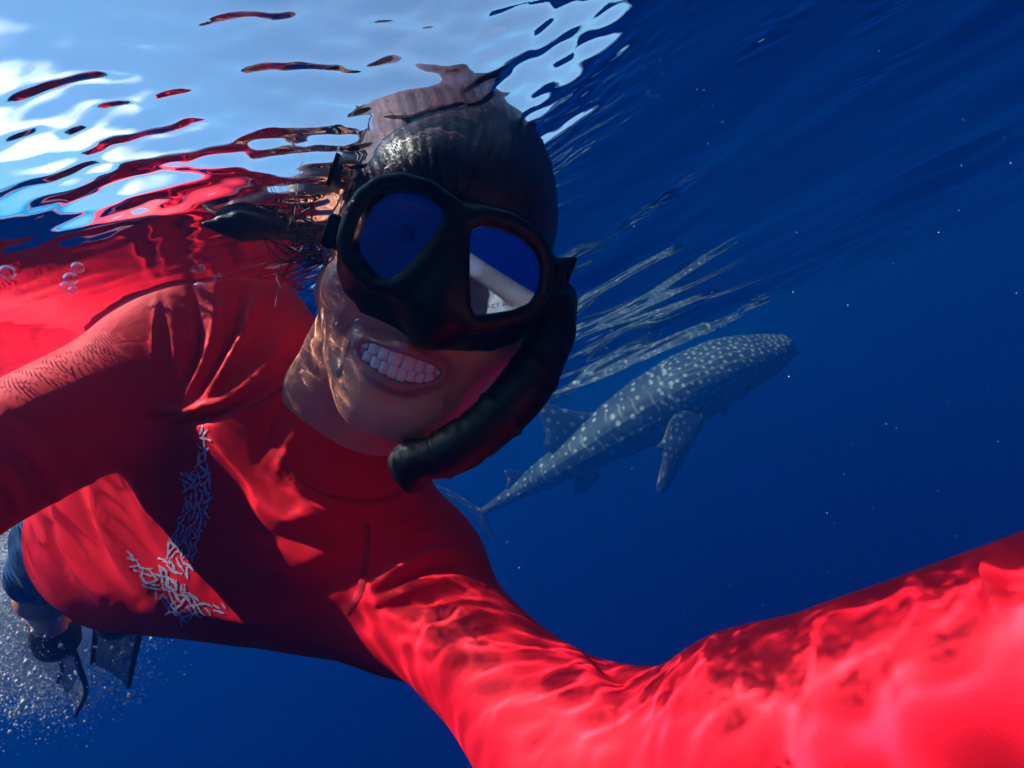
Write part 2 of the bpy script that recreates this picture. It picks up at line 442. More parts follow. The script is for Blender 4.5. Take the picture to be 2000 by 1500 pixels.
def body_rest_sdf(p):
    d = torso_core(p) + .012
    d = smin(d, chain(p, [RS, R_EL, R_WR], [.045, .038, .026]), .03)
    d = smin(d, chain(p, [LS, L_EL, L_WR], [.045, .036, .026]), .03)
    d = smin(d, hand_sdf(p), .01); d = smin(d, rhand_sdf(p), .01)
    for H_, K_, A_, T_ in ((RH, K1, A1, FT1), (LH, K2, A2, FT2)):
        d = smin(d, cone(p, H_, K_, .078, .053), .04)
        c = K_ * .68 + A_ * .32
        d = smin(d, chain(p, [K_, c, A_], [.051, .053, .034], .02), .03)
        d = smin(d, foot(p, A_, T_), .02)
    return d
PB = W(Q(400, 1000, .68))                       # the swimmer's own origin
person = thing('person', 'smiling snorkeller in a red long-sleeved rash guard and blue shorts below the surface', 'person', PB)
def build_body():
    lo = np.minimum(from_head((-.11, -.16, -.14)), NB - .1) - .05; hi = from_head((.1, .16, .12)) + .06
    lo = np.array([-.30, -.16, -.66]); hi = np.array([.07, .30, -.26])
    V1, F1 = mesh_sdf(body_head_sdf, lo, hi, .0017)
    l = to_head(V1.astype(np.float32)); q = smile(l)
    n1 = normals(V1, F1)
    crease = np.zeros(len(V1)); PL = spline([(.027, -.050), (.036, -.062), (.0395, -.076), (.038, -.090)], 30)
    fr = l[:, 2] > .02; al = np.c_[np.abs(l[:, 0] - MA), l[:, 1]]
    dd = np.sqrt(((al[:, None] - PL[None]) ** 2).sum(-1)).min(1)
    crease[fr] = (-.0013 * np.exp(-(dd / .0032) ** 2) + .0012 * np.exp(-((dd - .0085) / .005) ** 2) * (al[:, 0] > .034))[fr]
    for k_, y_ in enumerate((-.098, -.104)): crease += -.0004 * np.exp(-((l[:, 1] - y_ - 4 * l[:, 0] ** 2) / .0013) ** 2) * (np.abs(l[:, 0]) < .016) * fr
    V1 = V1 + n1 * (vnoise(V1, 260, 4) * .0003 + vnoise(V1, 120, 7) * .0003 + crease)[:, None]
    lo2 = np.array([-1.75, -1.15, -1.75]); hi2 = np.array([.30, .12, .14])
    V2, F2 = mesh_sdf(body_rest_sdf, lo2, hi2, .0042)
    V = np.vstack([V1, V2]); Fq = np.vstack([F1, F2 + len(V1)])
    o = link_obj('body', W(V), Fq, SKIN, person)
    lip = np.zeros(len(V))
    mo = np.sqrt((q[:, 0] / .035) ** 2 + ((q[:, 1] - MY) / .0200) ** 2)
    inn = np.sqrt((q[:, 0] / .0265) ** 2 + ((q[:, 1] - MY) / .0088) ** 2)
    lip[:len(V1)] = np.clip((1.06 - mo) / .12, 0, 1) * (q[:, 2] > .06)
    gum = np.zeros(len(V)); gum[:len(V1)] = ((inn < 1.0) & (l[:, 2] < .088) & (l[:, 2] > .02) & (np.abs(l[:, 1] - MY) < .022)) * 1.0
    a = o.data.color_attributes.new('skin_zones', 'FLOAT_COLOR', 'POINT')
    br = np.zeros(len(V))
    bx = np.abs(l[:, 0]); br[:len(V1)] = ((np.abs(l[:, 1] - .024 + 6 * (bx - .03) ** 2) < .0042) & (bx > .012) & (bx < .05) & (l[:, 2] > .05)) * 1.0
    col = np.stack([lip, gum, br, np.ones(len(V))], -1).astype(np.float32)
    a.data.foreach_set('color', col.ravel())
    return o
def skin_nodes():
    m = SKIN
    tc = nd(m, 'ShaderNodeTexCoord'); n = nd(m, 'ShaderNodeTexNoise', Scale=45.0, Detail=5.0); ln(m, tc.outputs['Object'], n.inputs['Vector'])
    r = nd(m, 'ShaderNodeValToRGB'); r.color_ramp.elements[0].color = (.70, .27, .155, 1); r.color_ramp.elements[1].color = (.82, .36, .22, 1)
    r.color_ramp.elements[0].position = .3; r.color_ramp.elements[1].position = .7
    ln(m, n.outputs[0], r.inputs[0])
    at = nd(m, 'ShaderNodeAttribute'); at.attribute_name = 'skin_zones'
    sp = nd(m, 'ShaderNodeSeparateColor'); ln(m, at.outputs['Color'], sp.inputs[0])
    prev = r.outputs[0]
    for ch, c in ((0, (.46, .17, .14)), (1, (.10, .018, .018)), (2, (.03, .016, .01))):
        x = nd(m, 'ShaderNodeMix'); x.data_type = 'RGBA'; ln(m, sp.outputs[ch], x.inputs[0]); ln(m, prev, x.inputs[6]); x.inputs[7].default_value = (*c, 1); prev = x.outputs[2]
    ln(m, prev, BS(m).inputs['Base Color'])
    BS(m).inputs['Subsurface Weight'].default_value = .12; BS(m).inputs['Subsurface Radius'].default_value = (.9, .3, .15); BS(m).inputs['Subsurface Scale'].default_value = .006
    bump(m, 380, .55, .0008, 4); bump(m, 1500, .35, .0004, 2)
skin_nodes()
body = build_body()

# teeth: one mesh of rounded blocks each, set along the arch
def build_teeth():
    def arch(a): return .0925 - 14 * a * a
    sg = lambda x, e: math.copysign(abs(x) ** e, x)
    for row, widths, hgt, b0 in ((1, (.0086, .0067, .0072, .0066, .0066), .0094, MY - .0004), (-1, (.0056, .0058, .0064, .0066, .0066), .0080, MY - .0006)):
        for sd in (-1, 1):
            a = 0
            for k, wd in enumerate(widths):
                ac = a + wd / 2; a += wd * .93
                ax = sd * ac; sl = 28 * ax
                t = np.array([1, 0, -sl]); t /= np.linalg.norm(t); nn = np.array([sl, 0, 1.0]); nn /= np.linalg.norm(nn)
                h = hgt * (1 - .06 * k) * random.uniform(.93, 1.05)
                cen = np.array([ax + MA, b0 + row * h / 2 + 5.0 * ax * ax, arch(ax) - 0.003 - (.0012 if row < 0 else 0)])
                V = []; nu, nv = 12, 10; tw = random.uniform(-.06, .06)
                for j in range(nv):
                    for i in range(nu):
                        th = 2 * math.pi * i / nu; ph = -math.pi / 2 + math.pi * j / (nv - 1)
                        x = sg(math.cos(ph), .22) * sg(math.cos(th), .45); z = sg(math.cos(ph), .3) * sg(math.sin(th), .8) + tw * x; y = sg(math.sin(ph), .5)
                        V.append(cen + t * x * wd * .56 * (1 - .09 * (1 - y * row) / 2 * (row > 0)) + np.array([0, 1, 0]) * y * h * .56 + nn * z * .0034)
                Fc = [(j * nu + i, j * nu + (i + 1) % nu, (j + 1) * nu + (i + 1) % nu, (j + 1) * nu + i) for j in range(nv - 1) for i in range(nu)]
                link_obj('tooth', W(from_head(np.array(V))), Fc, TOOTH, body)
build_teeth()

# eyes behind the lenses
EYE = mat('eye_white', (.55, .50, .46), .15, .5); IRIS = mat('iris_brown', (.05, .022, .01), .15, .5)
for sgn in (-1, 1):
    V, Fc = uv_sphere((sgn * .031, .001, .0715), .0118, 14, 20)
    e = link_obj('eye', W(from_head(V)), Fc, EYE, body)
    d = np.array([.12, -.1, 1.0]); d /= np.linalg.norm(d); ctr = np.array([sgn * .031, .001, .0715]) + d * .0112
    V, Fc = uv_sphere((0, 0, 0), 1, 6, 16); V = V * (.0058, .0058, .0016) + ctr
    link_obj('iris', W(from_head(V)), Fc, IRIS, body)

# hair, slicked back, with a tail
TAIL = [from_head((-.02, .045, -.105)), Q(606, 428, .455), Q(540, 442, .430), Q(470, 440, .410), Q(398, 437, .395)]
def hair_sdf(p):
    l = to_head(p)
    d = ell(l, (0, .036, -.02), (.0800, .0920, .1035))
    d = smin(d, ell(l, (0, -.01, -.045), (.070, .075, .068)), .03)
    d = smin(d, ell(l, (0, .045, .030), (.062, .040, .063)), .015)
    keep = -((l[:, 1] - .014) - .72 * (l[:, 2] - .075)) / 1.23
    d = smax(d, keep, .006) * HS
    d = smin(d, cone(p, TAIL[0].astype(np.float32), TAIL[1].astype(np.float32), .026, .018), .03)
    t = chain(p, TAIL[1:], [.016, .0105, .0115, .002])
    return smin(d, t, .012)
def build_hair():
    V, Fq = mesh_sdf(hair_sdf, np.array([-.40, -.02, -.68]), np.array([.08, .32, -.28]), .0020)
    n = normals(V, Fq); l = to_head(V.astype(np.float32))
    ang = np.arctan2(l[:, 0], l[:, 1] + .02)
    st = np.sin(ang * 88 + 7 * vnoise(V, 40, 8)) * .9 + np.sin(ang * 37 + 8 * vnoise(V, 30, 9)) * .7 + np.sin(ang * 160 + 5 * vnoise(V, 60, 12)) * .5
    V = V + n * (st * (.00035 + .0003 * vnoise(V, 25, 13)) + vnoise(V, 45, 10) * .0020)[:, None]
    tc = nd(HAIR, 'ShaderNodeTexCoord')
    bump(HAIR, 60, .35, .0012, 3, stretch=(6, 1.0, 6))
    mottle(HAIR, (.020, .010, .013), (.050, .022, .030), 38)
    return link_obj('hair', W(V), Fq, HAIR, person)
hair = build_hair()
def build_strands():                            # loose wet strands at the temple and adrift behind the mask
    r = np.random.default_rng(41); V = []; Fc = []
    def strand(P, rad):
        pts = spline(P, 16); v, f = tube(pts, rad * np.linspace(1, .35, 16), 5); b = len(V)
        V.extend(v); Fc.extend([tuple(b + i for i in q) for q in f])
    for _ in range(46):
        a = r.uniform(.0, 1); z0 = Q(612 + 22 * a, 430 + 90 * a, .40 + .03 * r.random())
        out = np.array([-1, .1 + .3 * r.normal(), .25 * r.normal()]); L_ = r.uniform(.014, .042)
        strand([z0, z0 + out * L_ * .4 + r.normal(0, .004, 3), z0 + out * L_ * .75 + r.normal(0, .008, 3), z0 + out * L_ + r.normal(0, .014, 3) + np.array([0, .01, 0])], r.uniform(.0005, .0011))
    for _ in range(26):
        y0 = r.uniform(-.01, .05); p0 = from_head((-.079, y0 + .012, -.008 + r.normal(0, .006))); p3 = from_head((-.076 + r.normal(0, .002), y0 - .045 + r.normal(0, .01), .006 + r.normal(0, .012)))
        strand([p0, p0 * .6 + p3 * .4 + r.normal(0, .002, 3) - hr * .003, p0 * .3 + p3 * .7 + r.normal(0, .002, 3) - hr * .002, p3], r.uniform(.0005, .0009))
    o = link_obj('hair_strands', W(np.array(V)), Fc, HAIR, hair); o['kind'] = 'stuff'
build_strands()

# ---- rash guard
COL0, COL1 = Q(706, 884, .503), Q(632, 922, .560)
def shirt_sdf(p):
    d = None
    for t in (0, .33, .67, 1):
        e = cone(p, RS + (LS - RS) * t + (np.array([0, 0, .012]) if 0 < t < 1 else 0), RH + (LH - RH) * t, .084, .088)
        d = e if d is None else smin(d, e, .055)
    d = smin(d, sph(p, RS + np.array([.010, .006, .0]), .071), .05)
    d = smin(d, sph(p, LS + np.array([.002, -.0, .0]), .064), .05)
    d = smin(d, cone(p, RS, NB, .05, .06), .06)               # the slope of the shoulders to the neck
    d = smin(d, cone(p, LS, NB, .030, .052), .05)
    d = smin(d, chain(p, [RS, R_EL, R_WR], [.066, .054, .040], .03), .035)
    d = smin(d, chain(p, [LS, L_EL], [.060, .046], .03), .035)
    d = smin(d, cone(p, L_EL, L_EL * .6 + L_WR * .4, .0430, .0450), .085)
    d = smin(d, cone(p, L_EL * .6 + L_WR * .4, L_WR, .0460, .043), .03)
    ax = (COL1 - COL0) / np.linalg.norm(COL1 - COL0)
    c = cone(p, COL0 - ax * .02, COL1, .0640, .074)
    c = np.maximum(c, -((p - COL0.astype(np.float32)) @ ax.astype(np.float32)))
    c = np.maximum(c, -cone(p, COL0 - ax * .03, COL0 + ax * .012, .0600, .0600))
    d = smin(d, c, .014)
    hv = ((RH + LH) / 2 - (RS + LS) / 2); hv = hv / np.linalg.norm(hv)
    cut = (p - (RH * .5 + LH * .5 + hv * .015).astype(np.float32)) @ hv.astype(np.float32)
    d = np.where(p[:, 0] < -.35, smax(d, np.where(p[:, 2] < -.60, cut, -1), .01), d)
    return d
# folds pulled from the photograph: (pixel polyline, height in mm, width in px)
FOLDS = [
    ([(505, 560), (480, 640), (440, 720), (395, 790)], 5, 13), ([(470, 560), (455, 640), (420, 720), (375, 785)], -5, 9),
    ([(420, 560), (415, 650), (395, 720), (365, 770)], 4.5, 12), ([(375, 560), (385, 650), (375, 715), (350, 765)], -5, 9),
    ([(330, 580), (345, 670), (345, 740)], 4, 12), ([(305, 575), (303, 640), (300, 700)], 4, 7), ([(560, 640), (520, 720), (430, 790)], 3, 16),
    ([(300, 825), (370, 822), (450, 795), (540, 745)], -5, 9), ([(300, 806), (380, 800), (460, 780)], 4, 8),
    ([(560, 760), (530, 830), (505, 900)], -3, 12), ([(590, 830), (560, 880), (540, 930)], 2.5, 12),
    ([(490, 980), (560, 1010), (640, 1000), (720, 985)], 3.5, 18), ([(440, 1010), (540, 1050), (650, 1045), (730, 1020)], -3, 14),
    ([(420, 1090), (520, 1110), (620, 1090), (700, 1050)], 3, 20), ([(410, 1150), (520, 1170), (640, 1140), (710, 1090)], -2.5, 16),
    ([(360, 1190), (480, 1215), (600, 1195), (680, 1140)], 3, 16),
    ([(715, 1170), (780, 1110), (850, 1070), (905, 1075)], 5, 13), ([(730, 1160), (800, 1125), (870, 1100), (925, 1110)], -5, 9),
    ([(735, 1175), (810, 1150), (890, 1135), (940, 1150)], 5, 11), ([(745, 1190), (820, 1180), (900, 1165), (945, 1180)], -4, 9),
    ([(760, 1040), (800, 1020), (835, 1010)], 3, 10), ([(735, 1085), (790, 1055), (850, 1040), (880, 1050)], 3.5, 12), ([(800, 1080), (850, 1062), (890, 1066)], -3.5, 8),
    ([(110, 960), (125, 1040), (160, 1120), (220, 1180)], 6, 14), ([(140, 940), (165, 1020), (205, 1100), (270, 1175)], -6, 12),
    ([(170, 915), (195, 1000), (240, 1080), (310, 1170)], 6, 14), ([(205, 890), (235, 970), (270, 1040), (330, 1120)], -4, 14), ([(245, 870), (270, 940), (300, 1010)], 4, 14),
    ([(95, 990), (105, 1060), (135, 1125)], -4, 9),
    ([(0, 905), (40, 935), (60, 985)], -3, 10), ([(0, 860), (60, 890), (100, 945)], 3, 12), ([(0, 800), (70, 840), (120, 900)], -2, 12), ([(0, 940), (20, 960), (35, 1000)], 3, 9),
    ([(1130, 1270), (1190, 1300), (1230, 1350)], -5, 22), ([(1100, 1250), (1150, 1300), (1180, 1370)], 4, 20),
    ([(880, 1180), (930, 1210), (960, 1260)], 3, 20), ([(1945, 1075), (1935, 1120), (1950, 1200)], 7, 16), ([(1920, 1095), (1912, 1140)], -4, 12),
    ([(800, 940), (740, 970), (660, 965), (590, 930), (548, 880)], -2.5, 6), ([(806, 955), (740, 988), (655, 982), (580, 945), (536, 890)], 2, 7),
]
def project(V):
    return np.stack([1000 + FPX * V[:, 0] / -V[:, 2], 750 - FPX * V[:, 1] / -V[:, 2]], -1)
def build_shirt():
    V, Fq = mesh_sdf(shirt_sdf, np.array([-.85, -.48, -1.02]), np.array([.30, .22, -.12]), .0031)
    V = relax(V, Fq, 1, .4)
    n = normals(V, Fq)
    facing = (n * -V).sum(1) / np.linalg.norm(V, axis=1)
    uv = project(V); vis = np.clip(facing * 4, 0, 1) * (V[:, 2] < -.1)
    h = np.zeros(len(V))
    for pts, amp, wd in FOLDS:
        P = spline(pts, 40); best = np.full(len(V), 1e9); par = np.zeros(len(V))
        bb = (uv > P.min(0) - 4 * wd).all(1) & (uv < P.max(0) + 4 * wd).all(1) & (vis > 0)
        ii = np.nonzero(bb)[0]
        if len(ii) == 0: continue
        d2 = ((uv[ii][:, None] - P[None]) ** 2).sum(-1); k = d2.argmin(1); dd = np.sqrt(d2[np.arange(len(ii)), k])
        tp = np.sin(np.clip(k / 39, 0.04, .96) * math.pi) ** .6
        h[ii] += amp * .001 * np.exp(-(dd / wd) ** 2) * tp
    h = h * vis + vnoise(V, 28, 5) * .0016 + vnoise(V, 75, 6, 2) * .0005
    V = V + n * h[:, None]
    return V, Fq, link_obj('rash_guard', W(V), Fq, RED, person)
SV, SF, shirt = build_shirt()
tree = BVHTree.FromPolygons(SV.tolist(), SF.tolist())
def onto(u, v, lift=.0008, tr=None):            # the point of the shirt seen at a photo pixel, lifted off along its normal
    r = Vector(((u - 1000) / FPX, (750 - v) / FPX, -1)).normalized()
    hit, nrm, _, _ = (tr or tree).ray_cast(Vector((0, 0, 0)) + r * .05, r)
    if hit is None: return None, None
    if nrm.dot(r) > 0: nrm = -nrm
    return np.array(hit + nrm * lift), np.array(nrm)
# flat-locked seams, as raised bands of thread
def seam(pts, wpx=9):
    P = spline(pts, 70); V = []; Fc = []
    T = np.gradient(P, axis=0); T /= np.linalg.norm(T, axis=1, keepdims=True)
    prev = False
    for i, (p, t) in enumerate(zip(P, T)):
        nrm = np.array([-t[1], t[0]]); row = []
        for s_, lf in ((-1, .0003), (-.5, .0007), (.5, .0007), (1, .0003)):
            q, _ = onto(*(p + nrm * s_ * wpx / 2), lift=lf)
            row.append(q)
        if any(q is None for q in row) or (prev and np.linalg.norm(np.array(row[0]) - V[-4]) > .02): prev = False; continue
        V += row
        if prev:
            b = len(V) - 8
            for k in range(3): Fc.append((b + k, b + k + 1, b + 5 + k, b + 4 + k))
        prev = True
    if Fc: link_obj('seam', W(np.array(V)), Fc, RED_SEAM, shirt)
seam([(716, 1022), (718, 1060), (712, 1110), (700, 1160), (676, 1200)], 14)
seam([(300, 815), (350, 806), (410, 806), (470, 800), (540, 765), (600, 710)], 8)
seam([(812, 948), (740, 978), (655, 972), (585, 938), (540, 885)], 6)

# the chest print: many little sharks filling a bent band
def build_print():
    A = [(392, 832), (403, 832), (409, 900), (412, 950), (407, 1010), (390, 1060), (368, 1125), (308, 1118), (325, 1070), (345, 1020), (370, 965), (357, 945), (353, 925), (382, 920), (388, 880)]
    B = [(250, 1072), (275, 1100), (322, 1122), (365, 1148), (400, 1178), (442, 1180), (440, 1195), (395, 1200), (376, 1206), (360, 1224), (330, 1196), (290, 1152), (262, 1112)]
    r = np.random.default_rng(2)
    cand = r.uniform((245, 830), (445, 1226), (9000, 2))
    ins = np.minimum(poly2(cand[:, 0], cand[:, 1], A), poly2(cand[:, 0], cand[:, 1], B)) < -1
    cand = cand[ins]; chosen = []
    def direction(p): return math.radians(100) if p[1] < 1090 and p[0] > 300 else math.radians(38)
    for p in cand:
        a = direction(p) + r.normal(0, .55) + (math.pi if r.random() < .5 else 0)
        t = np.array([math.cos(a), math.sin(a)]); ok = True
        L_ = r.uniform(7.5, 13.5)
        for q, tq, lq in chosen:
            dlt = p - q; al = abs(dlt @ tq); pe = abs(dlt[0] * -tq[1] + dlt[1] * tq[0])
            if al < (L_ + lq) * .5 and pe < (L_ + lq) * .21 + 2.4: ok = False; break
        if ok: chosen.append((p, t, L_))
        if len(chosen) > 270: break
    shape = [(1, 0), (.8, .20), (.45, .30), (.2, .33), (.02, .52), (.0, .28), (-.4, .17), (-.72, .09), (-1.0, .34), (-.86, 0), (-1.0, -.28), (-.72, -.09), (-.4, -.17), (.0, -.28), (.06, -.46), (.22, -.32), (.5, -.28), (.82, -.16)]
    V = []; Fc = []
    for p, t, L_ in chosen:
        nrm = np.array([-t[1], t[0]]); cv = r.normal(0, .25); pts = []
        for x, y in shape:
            q, _ = onto(*(p + t * x * L_ + nrm * (y * L_ * .66 + cv * x * x * L_ * .5)), lift=.0004)
            if q is None: pts = None; break
            pts.append(q)
        if pts is None: continue
        c, _ = onto(*p, lift=.00045)
        b = len(V); V += pts + [c]; m = len(pts)
        for i in range(m): Fc.append((b + i, b + (i + 1) % m, b + m))
    o = link_obj('chest_print', W(np.array(V)), Fc, PRINT, shirt, smooth=False); o['kind'] = 'stuff'
build_print()

# ---- board shorts
def shorts_sdf(p):
    d = cone(p, RH, LH, .086, .086)
    d = smin(d, cone(p, RH, RH + (K1 - RH) * .86, .086, .068), .04)
    d = smin(d, cone(p, LH, LH + (K2 - LH) * .80, .086, .074), .04)
    for H_, K_, f in ((RH, K1, .86), (LH, K2, .80)):
        ax = (K_ - H_) / np.linalg.norm(K_ - H_); e = H_ + (K_ - H_) * f
        near = np.maximum(cone(p, e - ax * .01, e + ax * .3, .13, .13), -cone(p, e - ax * .4, e - ax * .15, .02, .02))
        cut = (p - e.astype(np.float32)) @ ax.astype(np.float32)
        d = np.where(cut > -.02, np.where(near < 0, smax(d, cut, .006), d), d)
    return d
def build_shorts():
    V, Fq = mesh_sdf(shorts_sdf, np.array([-1.2, -.6, -1.2]), np.array([-.4, -.05, -.6]), .005)
    n = normals(V, Fq)
    V = V + n * (vnoise(V, 40, 14) * .004 + vnoise(V, 90, 15, 2) * .0015)[:, None]
    return link_obj('shorts', W(V), Fq, SHORT, person)
build_shorts()

# ------------------------------------------------------------------ diving mask
FRAME_L = [(657, 472), (664, 430), (678, 395), (703, 362), (742, 345), (790, 347), (835, 360), (872, 380), (905, 392), (955, 398), (1005, 414), (1045, 442), (1072, 480), (1084, 525), (1082, 575), (1062, 612), (1020, 632), (960, 642), (905, 634), (850, 612), (800, 588), (745, 572), (702, 545), (672, 510)]
SKIRT = [(652, 468), (660, 428), (676, 393), (703, 360), (742, 343), (790, 345), (835, 358), (872, 378), (905, 388), (955, 396), (1008, 412), (1050, 440), (1078, 480), (1090, 530), (1090, 590), (1062, 640), (1015, 672), (960, 689), (915, 683), (865, 670), (812, 652), (758, 636), (700, 612), (662, 572), (648, 520)]
LENS1 = [(682, 462), (694, 420), (716, 385), (745, 365), (785, 363), (830, 378), (866, 408), (864, 432), (832, 478), (796, 518), (762, 543), (736, 542), (706, 515), (686, 488)]
LENS2 = [(918, 470), (922, 448), (945, 441), (985, 448), (1024, 467), (1050, 494), (1059, 525), (1054, 562), (1038, 592), (1008, 606), (960, 615), (930, 618), (919, 600), (916, 540)]
CF = .119
TILT, YAW = .03, 0
def lcl(pts, c): return np.array([px_head(u, v, c)[:2] for u, v in pts])
FR2, SK2, L1, L2 = lcl(FRAME_L, CF - .004), lcl(SKIRT, CF - .032), lcl(LENS1, CF - .002), lcl(LENS2, CF - .002)
def cfront(a): return CF - 1.1 * np.maximum(np.abs(a - .012) - .012, 0) ** 1.5 * 1.0
def mask_sdf(l):
    a, b, c = l[:, 0], l[:, 1], l[:, 2]
    cf = cfront(a)
    t = np.clip((cf - .008 - c) / .026, 0, 1); t = t * t * (3 - 2 * t)
    d2 = poly2(a, b, FR2) * (1 - t) + poly2(a, b, SK2) * t + .0020 * np.sin(t * math.pi)
    d = smax(d2, c - cf, .010); d = np.maximum(d, .046 - c)
    ins = np.maximum(d2 + .0055, c - (cf - .008))
    nose = ell(l, (px_head(868, 575, .11)[0], px_head(868, 570, .11)[1], .096), (.019, .036, .029))
    nose = smin(nose, ell(l, (px_head(880, 610, .11)[0], px_head(880, 610, .11)[1], .090), (.030, .018, .022)), .02)
    d = smin(d, nose, .012)
    d = np.maximum(d, -np.minimum(ins, nose + .005))
    e1, e2 = poly2(a, b, L1), poly2(a, b, L2); e = np.minimum(e1, e2)
    d = smin(d, np.sqrt((e - .0055) ** 2 + (c - cf + .0015) ** 2) - .0034, .006)
    d = np.maximum(d, -np.maximum(e, (cf - .030) - c))
    d = smin(d, np.sqrt(np.maximum(poly2(a, b, SK2) + .001, -1) ** 2 + (c - (CF - .066)) ** 2) - .0030, .004)
    return d
mask = thing('diving_mask', 'black twin-lens diving mask with mirrored blue glass over the eyes of the smiling snorkeller', 'diving mask', W(from_head((0, 0, .1))))
def build_mask():
    V, Fq = mesh_sdf(mask_sdf, np.array([-.105, -.105, .040]), np.array([.125, .075, .135]), .0013, slack=2.2)
    V = relax(V, Fq, 2, .5)
    link_obj('mask_frame', W(from_head(V)), Fq, BLACK, mask)
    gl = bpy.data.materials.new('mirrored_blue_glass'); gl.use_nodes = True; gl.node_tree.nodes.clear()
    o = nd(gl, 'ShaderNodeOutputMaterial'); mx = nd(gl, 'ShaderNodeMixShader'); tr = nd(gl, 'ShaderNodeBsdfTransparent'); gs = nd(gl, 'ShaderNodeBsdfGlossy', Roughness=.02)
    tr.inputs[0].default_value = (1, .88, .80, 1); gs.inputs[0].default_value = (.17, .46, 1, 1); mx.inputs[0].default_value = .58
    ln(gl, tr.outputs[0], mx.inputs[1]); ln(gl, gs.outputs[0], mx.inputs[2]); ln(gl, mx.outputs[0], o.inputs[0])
    for P2, mir, YAW in ((L1, .30, .02), (L2, .66, .13)):  # first lens mirrors less: its dark reflection is put into the material
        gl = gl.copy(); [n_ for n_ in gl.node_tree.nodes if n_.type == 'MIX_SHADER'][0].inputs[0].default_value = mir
        P = closed_spline(P2, 60); cen = P.mean(0); n = len(P)
        P = cen + (P - cen) * 1.03
        cf = np.full(n, cfront(P[:, 0]).mean())
        sl = (cfront(np.array([P[:, 0].max()])) - cfront(np.array([P[:, 0].min()])))[0] / (P[:, 0].max() - P[:, 0].min())
        cz = cfront(np.array([cen[0]]))[0] + (sl + YAW) * (P[:, 0] - cen[0]) + TILT * (P[:, 1] - cen[1]) - .0065
        V = np.vstack([np.c_[P, cz], np.c_[P, cz - .0022]])
        Fc = [tuple(range(n)), tuple(range(2 * n - 1, n - 1, -1))] + [(i, n + i, n + (i + 1) % n, (i + 1) % n) for i in range(n)]
        area = .5 * np.sum(P[:, 0] * np.roll(P[:, 1], -1) - np.roll(P[:, 0], -1) * P[:, 1])
        if area < 0: Fc = [f[::-1] for f in Fc]
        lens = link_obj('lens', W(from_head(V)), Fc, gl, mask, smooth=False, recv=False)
    # faint lettering low on the second lens
    cu = bpy.data.curves.new('lettering', 'FONT'); cu.body = 'PROJECT HIU'; cu.size = .0032; cu.space_character = 1.35; cu.align_x = 'CENTER'; cu.extrude = .00005
    tmp = bpy.data.objects.new('lettering', cu); C.objects.link(tmp)
    me = bpy.data.meshes.new_from_object(tmp.evaluated_get(bpy.context.evaluated_depsgraph_get()))
    bpy.data.objects.remove(tmp)
    v = np.array([x.co[:] for x in me.vertices]); p0 = px_head(935, 606, CF); p1 = px_head(1000, 598, CF)
    e = (p1 - p0)[:2]; e /= np.linalg.norm(e); e2 = np.array([-e[1], e[0]]); mid = ((p0 + p1) / 2)[:2]
    ab = mid + v[:, :1] * e + v[:, 1:2] * e2
    cz = cfront(np.array([cen[0]]))[0] + (sl + YAW) * (ab[:, 0] - cen[0]) + TILT * (ab[:, 1] - cen[1]) - .0065 + .0004 + v[:, 2]
    fc = [tuple(p.vertices) for p in me.polygons]
    link_obj('lettering', W(from_head(np.c_[ab, cz])), fc, mat('grey_print', (.22, .24, .27), .5), lens, smooth=False)
    # strap round the back of the head
    th = np.linspace(-1.72, 1.72, 60); V = []; Fc = []
    for t in th:
        cxy = np.array([.0875 * math.sin(t), -.012 - .108 * math.cos(t)])
        if abs(t) > 1.45: cxy[1] += (abs(t) - 1.45) * .16
        nrm = np.array([math.sin(t), -math.cos(t)]); b = .026 + .016 * math.cos(t)
        for k, (db, dn) in enumerate(((-.011, 0), (.011, 0), (.011, .003), (-.011, .003))):
            q = cxy + nrm * dn; V.append((q[0], b + db * (1 + .5 * max(0, math.cos(t))), q[1]))
    for i in range(len(th) - 1):
        for k in range(4): Fc.append((i * 4 + k, i * 4 + (k + 1) % 4, i * 4 + 4 + (k + 1) % 4, i * 4 + 4 + k))
    link_obj('strap', W(from_head(np.array(V))), Fc, BLACK, mask)
    for sg, (u, v_) in ((-1, (652, 455)), (1, (1082, 545))):
        c0 = px_head(u, v_, .062)
        def buck(l, c0=c0): return np.maximum(np.abs(l - c0.astype(np.float32)) - np.array([.0015, .008, .010], np.float32), 0).__pow__(2).sum(-1) ** .5 - .003
        V, Fq = mesh_sdf(buck, c0 - .022, c0 + .022, .0014)
        link_obj('strap_buckle', W(from_head(V)), Fq, BLACK, mask)
build_mask()

